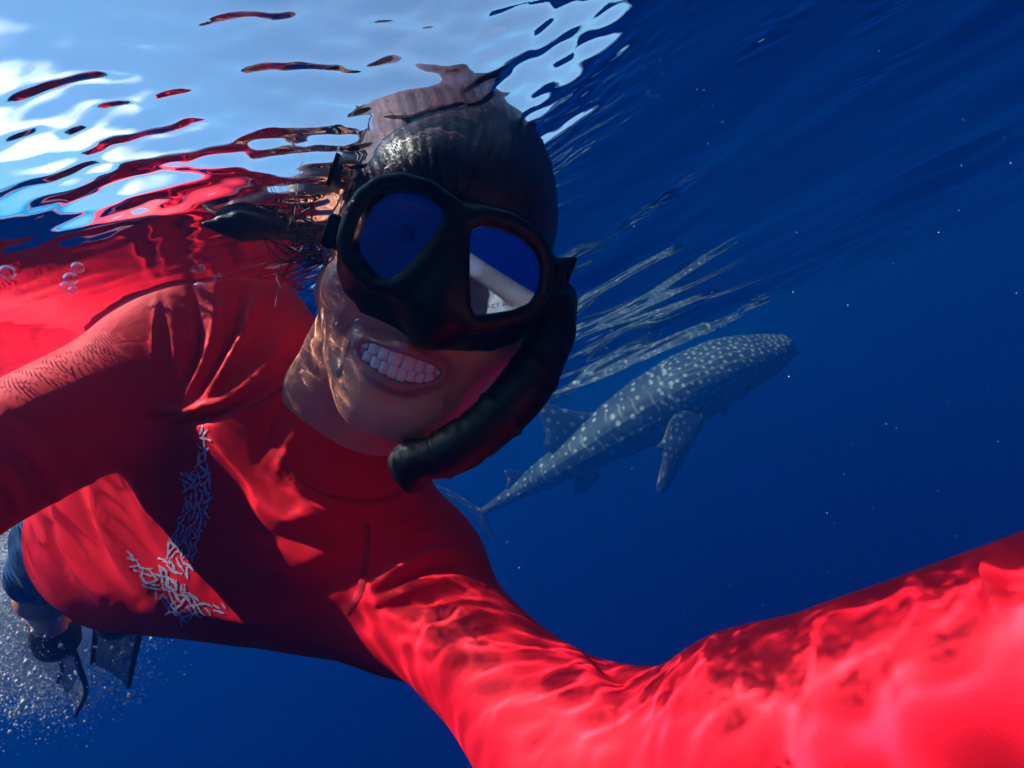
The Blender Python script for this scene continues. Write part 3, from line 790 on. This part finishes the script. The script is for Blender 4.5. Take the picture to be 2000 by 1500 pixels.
# ------------------------------------------------------------------ snorkel
def build_snorkel():
    root = thing('snorkel', 'black rubber snorkel hanging beside the chin from the mask strap', 'snorkel', W(Q(1080, 640, .37)))
    path = spline([Q(905, 330, .535), Q(960, 385, .52), Q(1020, 460, .48), Q(1075, 560, .41), Q(1076, 640, .372), Q(1046, 722, .36), Q(996, 790, .35), Q(930, 850, .346), Q(868, 886, .348), Q(830, 898, .352)], 110)
    f = np.linspace(0, 1, 110)
    rad = .0140 + .005 * np.exp(-((f - .62) / .16) ** 2) + .0022 * np.exp(-((f - .84) / .1) ** 2)
    rad = rad * (1 + .02 * np.sin(f * 9) + .018 * np.sin(f * 23 + 1))
    for c_, a_ in ((.50, .0016), (.565, .0012), (.70, .0018), (.79, -.0012), (.90, .0012)): rad = rad + a_ * np.exp(-((f - c_) / .008) ** 2)
    V, Fc = tube(path, rad, 22); link_obj('tube', W(V), Fc, BLACK_TUBE, root)
    ends = [Q(838, 895, .351), Q(812, 905, .352), Q(800, 905, .354)]
    def mp(p):
        d = chain(p, ends, [.0145, .0135, .0150], .005)
        d = smin(d, ell(p, Q(806, 912, .355), (.010, .019, .014)), .006)
        d = np.minimum(d, cone(p, Q(795, 885, .358), Q(793, 925, .358), .004, .0045))
        for u, v in ((786, 892), (790, 918)): d = smin(d, cone(p, Q(800, v, .356), Q(u, v - 4, .362), .0045, .004), .005)
        return d
    V, Fq = mesh_sdf(mp, Q(806, 905, .355) - .05, Q(806, 905, .355) + .05, .0014)
    link_obj('mouthpiece', W(V), Fq, BLACK_TUBE, root)
    cc = Q(1082, 622, .378)
    def clip(p):
        d = cone(p, Q(1082, 588, .385), Q(1074, 668, .370), .0175, .0165)
        d = smin(d, np.linalg.norm(np.maximum(np.abs(p - cc.astype(np.float32)) - np.array([.008, .012, .012], np.float32), 0), axis=1) - .005, .008)
        for k in range(5): d = smin(d, cone(p, Q(1098 - k * 2, 600 + k * 16, .374), Q(1104 - k * 3, 604 + k * 16, .382), .0022, .0022), .003)
        return d
    V, Fq = mesh_sdf(clip, cc - .05, cc + .05, .0016)
    link_obj('keeper', W(V), Fq, BLACK_TUBE, root)
build_snorkel()

# ------------------------------------------------------------------ fins
def fin_blade(seed, op):
    m = mat('smoky_fin_plastic', (.20, .23, .26), .25, .5)
    BS(m).inputs['Alpha'].default_value = op
    return m
BLADE = fin_blade(0, .62); RAIL = mat('black_fin_rubber', (.014, .016, .02), .45, .4)
def fin(label, RL, RR, pocket, grp):
    L_ = spline([Q(*p) for p in RL], 40); R_ = spline([Q(*p) for p in RR], 40)
    root = thing('swim_fin', label, 'swim fin', W(L_[0] * .5 + R_[0] * .5), grp)
    nc = 13; V = []; Fc = []
    for i in range(40):
        t = i / 39
        for k in range(nc):
            s_ = k / (nc - 1); p = L_[i] * (1 - s_) + R_[i] * s_
            x = np.cross(R_[i] - L_[i], (R_ + L_)[min(39, i + 1)] - (R_ + L_)[max(0, i - 1)]); x /= np.linalg.norm(x) + 1e-9
            p = p + x * (.008 * math.sin(s_ * math.pi) + .0012 * math.sin(s_ * 6 * math.pi)) * (.4 + .6 * t)
            V.append(p)
    for i in range(39):
        for k in range(nc - 1): Fc.append((i * nc + k, i * nc + k + 1, i * nc + nc + k + 1, i * nc + nc + k))
    o = link_obj('blade', W(np.array(V)), Fc, BLADE, root)
    sm = o.modifiers.new('thickness', 'SOLIDIFY'); sm.thickness = .0025
    for P in (L_, R_):
        V, Fc = tube(P, np.linspace(.0085, .0055, 40), 10, 1.0, 1.0); link_obj('rail', W(V), Fc, RAIL, root)
    V, Fq = mesh_sdf(lambda p: smin(chain(p, pocket[0], pocket[1], .02), cone(p, pocket[0][-1], (L_[8] + R_[8]) / 2, pocket[1][-1], .012), .03), np.min(pocket[0], 0) - .2, np.max(pocket[0], 0) + .2, .004)
    link_obj('foot_pocket', W(V), Fq, RAIL, root)
GF = 'swim fins on the kicking feet'
fin('twisted smoky grey swim fin on the bare foot, its dark rail curling at the tip', [(74, 1175, 1.29), (82, 1220, 1.35), (102, 1268, 1.42), (122, 1300, 1.50), (114, 1332, 1.56)], [(128, 1205, 1.28), (138, 1255, 1.36), (156, 1305, 1.43), (168, 1352, 1.49), (148, 1398, 1.55)],
    ([A1 + (FT1 - A1) * .15, A1 + (FT1 - A1) * .6, FT1], [.045, .048, .043]), GF)
fin('straight smoky grey swim fin hanging below the blue shorts cuff, between two dark rails', [(196, 1165, 1.36), (187, 1225, 1.44), (180, 1296, 1.52)], [(279, 1195, 1.36), (268, 1262, 1.44), (251, 1342, 1.52)],
    ([A2 + (FT2 - A2) * .15, A2 + (FT2 - A2) * .6, FT2], [.045, .048, .043]), GF)

# ------------------------------------------------------------------ action camera behind the lens of the photograph
def build_action_camera():
    root = thing('action_camera', 'small black action camera in a housing gripped by the outstretched hand', 'camera', W((0.01, -.005, .045)))
    def hs(p):
        q = np.abs(p - np.array([.012, -.006, .047], np.float32)) - np.array([.034, .023, .012], np.float32)
        return np.sqrt((np.maximum(q, 0) ** 2).sum(-1)) + np.minimum(q.max(-1), 0) - .006
    V, Fq = mesh_sdf(hs, np.array([-.05, -.05, .01]), np.array([.07, .04, .09]), .003)
    link_obj('housing', W(V), Fq, BLACK, root)
    V, Fc = tube([(0, 0, .032), (0, 0, .022), (0, 0, .019)], [.019, .019, .016], 24, up=(0, 1, 0)); link_obj('lens_port', W(V), Fc, BLACK, root)
    V, Fc = tube([(.03, .022, .047), (.03, .027, .047)], [.006, .005], 16, up=(1, 0, 0)); link_obj('shutter_button', W(V), Fc, mat('grey_button', (.2, .2, .21), .4), root)
build_action_camera()

# ------------------------------------------------------------------ whale shark
K_SH = 1.38
def QS(u, v, d): return Q(u, v, d * K_SH)
def build_shark():
    SP = spline([QS(1550, 668, 6.15), QS(1500, 690, 6.2), QS(1420, 722, 6.3), QS(1330, 770, 6.45), QS(1220, 833, 6.7), QS(1120, 893, 6.95), QS(1030, 948, 7.2), QS(975, 981, 7.4), QS(938, 1003, 7.55)], 540)
    seg = np.r_[0, np.cumsum(np.linalg.norm(np.diff(SP, axis=0), axis=1)) / K_SH]; LEN = seg[-1]
    ss = seg / LEN
    hw = np.interp(ss, [0, .012, .04, .10, .18, .28, .40, .55, .70, .84, .95, 1], [.03, .17, .28, .37, .43, .46, .44, .36, .255, .145, .072, .055])
    hh = np.interp(ss, [0, .012, .04, .10, .18, .28, .40, .55, .70, .84, .95, 1], [.03, .11, .18, .285, .395, .45, .425, .33, .22, .125, .068, .055])
    kz = np.ones(9) / 9
    hw = np.r_[hw[:6], np.convolve(hw, kz, 'same')[6:-6], hw[-6:]]; hh = np.r_[hh[:6], np.convolve(hh, kz, 'same')[6:-6], hh[-6:]]
    T = np.gradient(SP, axis=0); T /= np.linalg.norm(T, axis=1, keepdims=True)
    upv = np.array([-.47, .82, .36])
    n = 176; ph = np.linspace(0, 2 * math.pi, n, endpoint=False)    # 0 = back, pi/2 = the flank we see
    V = np.zeros((len(SP), n, 3)); arc = np.zeros((len(SP), n))
    frames = []
    for i in range(len(SP)):
        u = upv - T[i] * (upv @ T[i]); u /= np.linalg.norm(u); sd = np.cross(T[i], u)
        if sd[2] < 0: sd = -sd
        frames.append((u, sd))
        e = .82
        cx = np.sign(np.sin(ph)) * np.abs(np.sin(ph)) ** e; cz = np.sign(np.cos(ph)) * np.abs(np.cos(ph)) ** e
        cz = np.where(cz < 0, cz * .86, cz)
        rid = 1 + .018 * sum(np.exp(-((np.minimum(np.abs(ph - a), np.abs(2 * math.pi - ph - a))) / .07) ** 2) for a in (.42, .95, 1.45)) * np.clip((ss[i] - .2) * 6, 0, 1)
        V[i] = SP[i] + K_SH * ((hw[i] * cx * rid)[:, None] * sd + (hh[i] * cz * rid)[:, None] * u)
        d = np.linalg.norm(np.diff(V[i], axis=0, append=V[i][:1]), axis=1) / K_SH; c = np.r_[0, np.cumsum(d)[:-1]]
        arc[i] = np.minimum(c, d.sum() - c)
    col = np.zeros((len(SP), n))
    r = np.random.default_rng(9)
    sm = seg[:, None].repeat(n, 1); side = np.where(ph < math.pi, 1, -1)[None].repeat(len(SP), 0)
    dots = []
    k = 0; s0 = .30 * LEN
    while s0 < LEN * .97:
        half = np.interp(s0, seg, hw + hh) * 1.25; size = np.interp(s0 / LEN, [.28, .45, .8, 1], [.019, .024, .019, .012])
        t = .05 + r.uniform(0, .05)
        while t < half * .98:
            for sg in (-1, 1): dots.append((s0 + r.normal(0, .018), t + r.normal(0, .012), size * r.uniform(.6, 1.3) * (1.25 if t > half * .6 else 1), sg, 1.0))
            t += r.uniform(.15, .22) * (.55 + .45 * half)
        k += 1; s0 += .215 * r.uniform(.9, 1.1) * np.interp(s0 / LEN, [.3, 1], [1, .7])
    tries = []
    for _ in range(5200):
        a, b = r.uniform(.02, .345 * LEN), r.uniform(.0, 1.02)
        sz = np.interp(a, [0, .4, 1.2, 1.7], [.010, .0125, .016, .020]); gap = np.interp(a, [0, .4, 1.2, 1.7], [.040, .055, .078, .105])
        if all((a - q[0]) ** 2 + (b - q[1]) ** 2 > gap ** 2 for q in tries): tries.append((a, b, sz))
    for a, b, sz in tries:
        for sg in (-1, 1): dots.append((a, b, sz * r.uniform(.75, 1.2), sg, 1.0))
    for a, b, sz, sg, inten in dots:
        i0, i1 = np.searchsorted(seg, (a - 3 * sz, a + 3 * sz))
        if i1 <= i0: continue
        d2 = ((sm[i0:i1] - a) / 1.0) ** 2 + ((arc[i0:i1] - b) / 1.12) ** 2
        val = np.clip(2.1 - 1.5 * np.sqrt(d2) / sz, 0, 1) * inten * (side[i0:i1] == sg)
        col[i0:i1] = np.maximum(col[i0:i1], val)
    s1 = .30 * LEN + .107; j = 0                                   # pale bars between the columns of spots
    while s1 < LEN * .95:
        wob = .016 * np.sin(arc * 9 + j) + .009 * np.sin(arc * 31 + j * 2)
        line = np.exp(-((sm - s1 - wob) / .013) ** 2) * (.30 + .22 * np.sin(arc * 14 + j * 1.7)) * (arc > .10)
        col = np.maximum(col, np.clip(line, 0, 1)); s1 += .215 * r.uniform(.9, 1.1) * np.interp(s1 / LEN, [.3, 1], [1, .7]); j += 1
    for q in range(7):                                              # wavy lines along the head
        line = np.exp(-((arc - .16 - q * .095 - .028 * np.sin(sm * 6.5 + q)) / .0085) ** 2) * (.34 * np.clip((sm - .45) * 4, 0, 1) * np.clip((.34 * LEN - sm) * 3, 0, 1))
        col = np.maximum(col, line)
    total = np.array([np.max(a_) for a_ in arc])[:, None]
    belly = np.clip((arc / total - .76) / .1, 0, 1) * .75
    col = np.maximum(col, belly)
    Fc = []
    idx = np.arange(len(SP) * n).reshape(len(SP), n); nx = np.roll(idx, -1, 1)
    Fq = np.stack([idx[:-1], nx[:-1], nx[1:], idx[1:]], -1).reshape(-1, 4)
    sk = mat('whale_shark_skin', (.05, .07, .09), .55, .3)
    at = nd(sk, 'ShaderNodeAttribute'); at.attribute_name = 'spots'
    r2 = nd(sk, 'ShaderNodeMix'); r2.data_type = 'RGBA'; ln(sk, at.outputs['Fac'], r2.inputs[0])
    r2.inputs[6].default_value = (.038, .052, .068, 1); r2.inputs[7].default_value = (.46, .48, .47, 1); ln(sk, r2.outputs[2], BS(sk).inputs['Base Color'])
    bump(sk, 40, .2, .01, 3)
    root = thing('whale_shark', 'spotted grey whale shark gliding through the blue water behind the snorkeller', 'whale shark', W(SP[225]))
    caps = [tuple(idx[0][::-1]), tuple(idx[-1])]
    cen = W(V.reshape(-1, 3))
    FqL = Fq.tolist()
    # outward winding
    a_, b_, c_ = V.reshape(-1, 3)[Fq[5000][:3]]; i_ = 5000 // n
    if np.cross(b_ - a_, c_ - a_) @ (a_ - SP[i_]) < 0: FqL = [f[::-1] for f in FqL]; caps = [c[::-1] for c in caps]
    o = link_obj('body', cen, FqL + caps, sk, root)
    at_ = o.data.attributes.new('spots', 'FLOAT', 'POINT'); at_.data.foreach_set('value', col.ravel().astype(np.float32))
    # fins: outlines in photo pixels set into their own planes, thick at the root and thin at the edge
    def plate(name, outline, depth, thick, dotgap=.058, dsz=.0125, curve=None):
        P = closed_spline([QS(u, v, depth(u, v)) for u, v in outline], 72); cen0 = P.mean(0)
        nr = 16; rows = []; nrm = np.cross(P[18] - P[0], P[40] - P[0]); nrm /= np.linalg.norm(nrm)
        if nrm[2] < 0: nrm = -nrm
        Vv = []; val = []
        for sgn in (1, -1):
            for q in range(nr + 1):
                f_ = q / nr
                ring = cen0 + (P - cen0) * f_ + sgn * nrm * thick * K_SH * math.sqrt(max(0, 1 - f_ ** 2)) * .5
                Vv.append(ring)
        Vv = np.vstack(Vv); m = 72; Fc = []
        for h_ in (0, 1):
            b0 = h_ * (nr + 1) * m
            for q in range(nr):
                for i in range(m):
                    f = (b0 + q * m + i, b0 + q * m + (i + 1) % m, b0 + (q + 1) * m + (i + 1) % m, b0 + (q + 1) * m + i)
                    Fc.append(f if h_ else f[::-1])
        o = link_obj(name, W(Vv), Fc, sk, root)
        e1 = P[36] - P[0]; e1 /= np.linalg.norm(e1); e2 = np.cross(nrm, e1); x = (Vv - cen0) @ e1 / K_SH; y = (Vv - cen0) @ e2 / K_SH
        pts = []
        for _ in range(1500):
            c0 = r.uniform((x.min(), y.min()), (x.max(), y.max()))
            if all((c0[0] - p[0]) ** 2 + (c0[1] - p[1]) ** 2 > dotgap ** 2 for p in pts): pts.append(c0)
        vv = np.zeros(len(Vv))
        for c0 in pts: vv = np.maximum(vv, np.clip(1.7 - 1.2 * np.hypot(x - c0[0], y - c0[1]) / (dsz * r.uniform(.7, 1.2)), 0, 1))
        a = o.data.attributes.new('spots', 'FLOAT', 'POINT'); a.data.foreach_set('value', vv.astype(np.float32))
    plate('pectoral_fin', [(1312, 815), (1345, 800), (1378, 812), (1366, 845), (1345, 885), (1325, 920), (1310, 948), (1290, 965), (1282, 955), (1287, 925), (1294, 895), (1292, 878), (1283, 872), (1296, 855)], lambda u, v: 6.02 - (v - 815) * .0012, .07)
    plate('dorsal_fin', [(1052, 790), (1072, 788), (1100, 798), (1140, 805), (1165, 808), (1150, 840), (1110, 870), (1080, 885), (1062, 872), (1066, 850), (1056, 820)], lambda u, v: 6.86 - (u - 1100) * .0012, .07, .13, .022)
    plate('second_dorsal_fin', [(986, 920), (1000, 917), (1018, 922), (1030, 930), (1010, 950), (990, 955), (992, 938)], lambda u, v: 7.24, .04, .1, .015)
    plate('tail_fin', [(950, 995), (935, 990), (905, 972), (875, 955), (852, 947), (868, 962), (890, 978), (915, 995), (930, 1008), (942, 1030), (958, 1048), (966, 1054), (964, 1040), (955, 1020), (952, 1008)], lambda u, v: 7.5 + (938 - u) * .0015, .05, .11, .016)
    plate('pelvic_fin', [(1128, 930), (1160, 922), (1172, 930), (1150, 955), (1128, 965), (1122, 952)], lambda u, v: 6.98, .05, .2, .01)
    plate('pectoral_fin', [(1380, 750), (1410, 742), (1432, 756), (1428, 790), (1416, 812), (1404, 806), (1390, 778)], lambda u, v: 6.78 + (v - 740) * .002, .06)
    rem = mat('remora_grey', (.03, .035, .045), .5)
    fr = thing('remora', 'tiny dark remora fish swimming just ahead of the snout of the whale shark', 'fish', W(QS(1556, 690, 6.1)))
    pp = spline([QS(1548, 698, 6.1), QS(1556, 692, 6.1), QS(1563, 686, 6.1)], 14); V2, F2 = tube(pp, K_SH * .028 * np.sin(np.linspace(.15, math.pi - .2, 14)) ** .7 + .003, 12, .6, 1.0)
    link_obj('body', W(V2), F2, rem, fr)
    V2, F2 = tube([QS(1541, 703, 6.1), QS(1545, 700, 6.1), QS(1549, 697, 6.1)], [.03, .02, .006], 8, .1, 1); link_obj('tail_fin', W(V2), F2, rem, fr)
build_shark()

# ------------------------------------------------------------------ bubbles and drifting specks
AIR = bpy.data.materials.new('air_bubble'); AIR.use_nodes = True; AIR.node_tree.nodes.clear()
_o = nd(AIR, 'ShaderNodeOutputMaterial'); _g = nd(AIR, 'ShaderNodeBsdfGlossy', Roughness=0.0); _t = nd(AIR, 'ShaderNodeBsdfTransparent'); _m = nd(AIR, 'ShaderNodeMixShader'); _l = nd(AIR, 'ShaderNodeLayerWeight', Blend=.5)
_p = nd(AIR, 'ShaderNodeMath'); _p.operation = 'POWER'; _p.inputs[1].default_value = 1.1; ln(AIR, _l.outputs['Facing'], _p.inputs[0])
_g.inputs[0].default_value = (.97, .97, .97, 1); ln(AIR, _p.outputs[0], _m.inputs[0]); ln(AIR, _t.outputs[0], _m.inputs[1]); ln(AIR, _g.outputs[0], _m.inputs[2]); ln(AIR, _m.outputs[0], _o.inputs[0])
def bubble(c, r, label, grp=None, sc_=(1, 1, 1)):
    V, Fc = uv_sphere((0, 0, 0), r, 12, 18, sc_)
    o = link_obj('air_bubble', W(V + np.array(c)), Fc, AIR, None, recv=False)
    tag(o, label, 'bubble', grp)
def on_face(u, v, tr):
    r = Vector(((u - 1000) / FPX, (750 - v) / FPX, -1)).normalized(); h = tr.ray_cast(Vector((0, 0, 0)) + r * .05, r)
    return np.array(h[0]) if h[0] else Q(u, v, .37)
bvs = [W_ for W_ in ()]
bme = body.data; bb = np.array([v.co[:] for v in bme.vertices]) + PB; bb = (bb - CAM) @ M3
btree = BVHTree.FromPolygons(bb.tolist(), [tuple(p.vertices) for p in bme.polygons])
def near(u, v, r, lift=.9, tr=None):
    p = on_face(u, v, tr or tree); d = -p / np.linalg.norm(p); return p + d * r * lift
bubble(near(391, 560, .005), .0052, 'flattened air bubble clinging to the red shoulder, larger of the pair', None, (1.3, .8, .8))
bubble(near(426, 545, .004), .0045, 'small round air bubble on the red shoulder, right of the larger one')
bubble(near(635, 628, .003, .9, btree), .0033, 'oval air bubble on the cheek beneath the mask, leftmost of three', None, (.7, 1.2, .8))
bubble(near(662, 635, .0025, .9, btree), .0026, 'tiny air bubble on the cheek beneath the mask, middle of three')
bubble(near(708, 627, .0028, .9, btree), .0032, 'long flat air bubble on the cheek at the mask skirt, rightmost of three', None, (1.8, .7, .7))
for u, v, r, d, lab in ((14, 532, .0075, .52, 'round air bubble under the surface at the left edge of the photo'), (152, 523, .0060, .56, 'topmost air bubble of the cluster under the surface by the red reflection'),
                        (138, 545, .0068, .56, 'largest air bubble of the cluster under the surface by the red reflection'), (128, 560, .0052, .56, 'lowest air bubble of the cluster under the surface by the red reflection'), (143, 567, .0045, .555, 'small air bubble tucked under the cluster by the red reflection')):
    d = .215 + r
    bubble(Q(u, v, d), r * d / .56, lab)

def balls(C_, R_, base):
    bv, bf = base; nv = len(bv)
    V = (bv[None] * R_[:, None, None] + C_[:, None]).reshape(-1, 3); F_ = (bf[None] + (np.arange(len(C_)) * nv)[:, None, None]).reshape(-1, bf.shape[1])
    return V, F_
t_ = (1 + 5 ** .5) / 2
ICO_V = np.array([(-1, t_, 0), (1, t_, 0), (-1, -t_, 0), (1, -t_, 0), (0, -1, t_), (0, 1, t_), (0, -1, -t_), (0, 1, -t_), (t_, 0, -1), (t_, 0, 1), (-t_, 0, -1), (-t_, 0, 1)]) / math.hypot(1, t_)
ICO_F = np.array([(0, 11, 5), (0, 5, 1), (0, 1, 7), (0, 7, 10), (0, 10, 11), (1, 5, 9), (5, 11, 4), (11, 10, 2), (10, 7, 6), (7, 1, 8), (3, 9, 4), (3, 4, 2), (3, 2, 6), (3, 6, 8), (3, 8, 9), (4, 9, 5), (2, 4, 11), (6, 2, 10), (8, 6, 7), (9, 8, 1)])
OCT_V = np.array([(1, 0, 0), (-1, 0, 0), (0, 1, 0), (0, -1, 0), (0, 0, 1), (0, 0, -1.0)]); OCT_F = np.array([(0, 2, 4), (2, 1, 4), (1, 3, 4), (3, 0, 4), (2, 0, 5), (1, 2, 5), (3, 1, 5), (0, 3, 5)])
def build_foam():
    r = np.random.default_rng(6); P = []
    blobs = [((20, 1080, 1.55), (45, 70, .08), 4600), ((40, 1190, 1.68), (60, 55, .09), 7500), ((110, 1250, 1.75), (80, 55, .09), 6500), ((60, 1300, 1.75), (70, 40, .09), 5200), ((30, 1240, 1.3), (60, 90, .1), 900),
             ((170, 1230, 1.75), (55, 55, .06), 2400), ((225, 1290, 1.62), (30, 40, .05), 600), ((80, 1360, 1.65), (70, 32, .1), 1300), ((0, 1000, 1.5), (40, 60, .06), 2400), ((-60, 1200, 1.6), (70, 110, .08), 3500)]
    for c, s_, k in blobs:
        k = int(k * 3.4); g = r.normal(size=(k, 3)) * s_ + c
        P.append(g)
    P = np.vstack(P); q = np.stack([(P[:, 0] - 1000) / FPX * P[:, 2], (750 - P[:, 1]) / FPX * P[:, 2], -P[:, 2]], 1)
    # clumps and streaks: keep where a smooth field is high
    keep = vnoise(q, 20, 30) + .5 * vnoise(q, 60, 31) + r.normal(0, .25, len(q)) > -.12
    q = q[keep]; wq = W(q)
    wq = wq[wq[:, 2] < water_z(wq[:, 0], wq[:, 1]) - .01]
    R_ = np.exp(r.normal(math.log(.00095), .85, len(wq)))
    V, F_ = balls(wq, R_, (OCT_V, OCT_F))
    fm = mat('silver_bubbles', (.95, .96, .97), .12, .8)
    tl = nd(fm, 'ShaderNodeBsdfTranslucent'); tl.inputs[0].default_value = (.96, .97, .98, 1); mx = nd(fm, 'ShaderNodeMixShader'); mx.inputs[0].default_value = .5
    out = fm.node_tree.nodes['Material Output']; ln(fm, BS(fm).outputs[0], mx.inputs[1]); ln(fm, tl.outputs[0], mx.inputs[2]); ln(fm, mx.outputs[0], out.inputs[0])
    o = link_obj('bubble_cloud', V, F_, fm); o['kind'] = 'stuff'
build_foam()
def build_mist():                               # the milky froth too fine to see as bubbles
    E_ = [(Q(-20, 1130, 1.95), .20), (Q(55, 1210, 1.97), .17), (Q(20, 1290, 1.98), .15), (Q(120, 1265, 1.98), .12), (Q(-90, 1230, 1.97), .24), (Q(0, 1040, 1.9), .12), (Q(165, 1225, 1.98), .07), (Q(85, 1340, 1.98), .07)]
    def f(p):
        d = None
        for c, r in E_:
            e = sph(p, c, r * .8); d = e if d is None else smin(d, e, .09)
        return d + (vnoise(p, 14, 50) * .03 + vnoise(p, 38, 51, 2) * .012).astype(np.float32)
    cs = np.array([e[0] for e in E_]); V, Fq = mesh_sdf(f, cs.min(0) - .35, cs.max(0) + .3, .016, slack=2)
    wv = W(V); wv[:, 2] = np.minimum(wv[:, 2], -.03)
    m = bpy.data.materials.new('milky_froth'); m.use_nodes = True; m.node_tree.nodes.clear()
    o = nd(m, 'ShaderNodeOutputMaterial'); v = nd(m, 'ShaderNodeVolumeScatter', Density=8.0, Anisotropy=.2); v.inputs[0].default_value = (.97, .98, .99, 1)
    ln(m, v.outputs[0], o.inputs['Volume'])
    ob = link_obj('bubble_mist', wv, Fq, m, recv=False); ob['kind'] = 'stuff'
build_mist()
def build_specks():
    r = np.random.default_rng(8); n = 260
    u = r.uniform(700, 2000, n); v = r.uniform(250, 1500, n); d = np.exp(r.uniform(math.log(.5), math.log(3.2), n))
    q = np.stack([(u - 1000) / FPX * d, (750 - v) / FPX * d, -d], 1); wq = W(q); wq = wq[wq[:, 2] < -.08]
    R_ = np.exp(r.normal(math.log(.0007), .35, len(wq)))
    V, F_ = balls(wq, R_, (ICO_V, ICO_F))
    o = link_obj('drifting_specks', V, F_, mat('pale_plankton', (.6, .62, .6), .6)); o['kind'] = 'stuff'
build_specks()
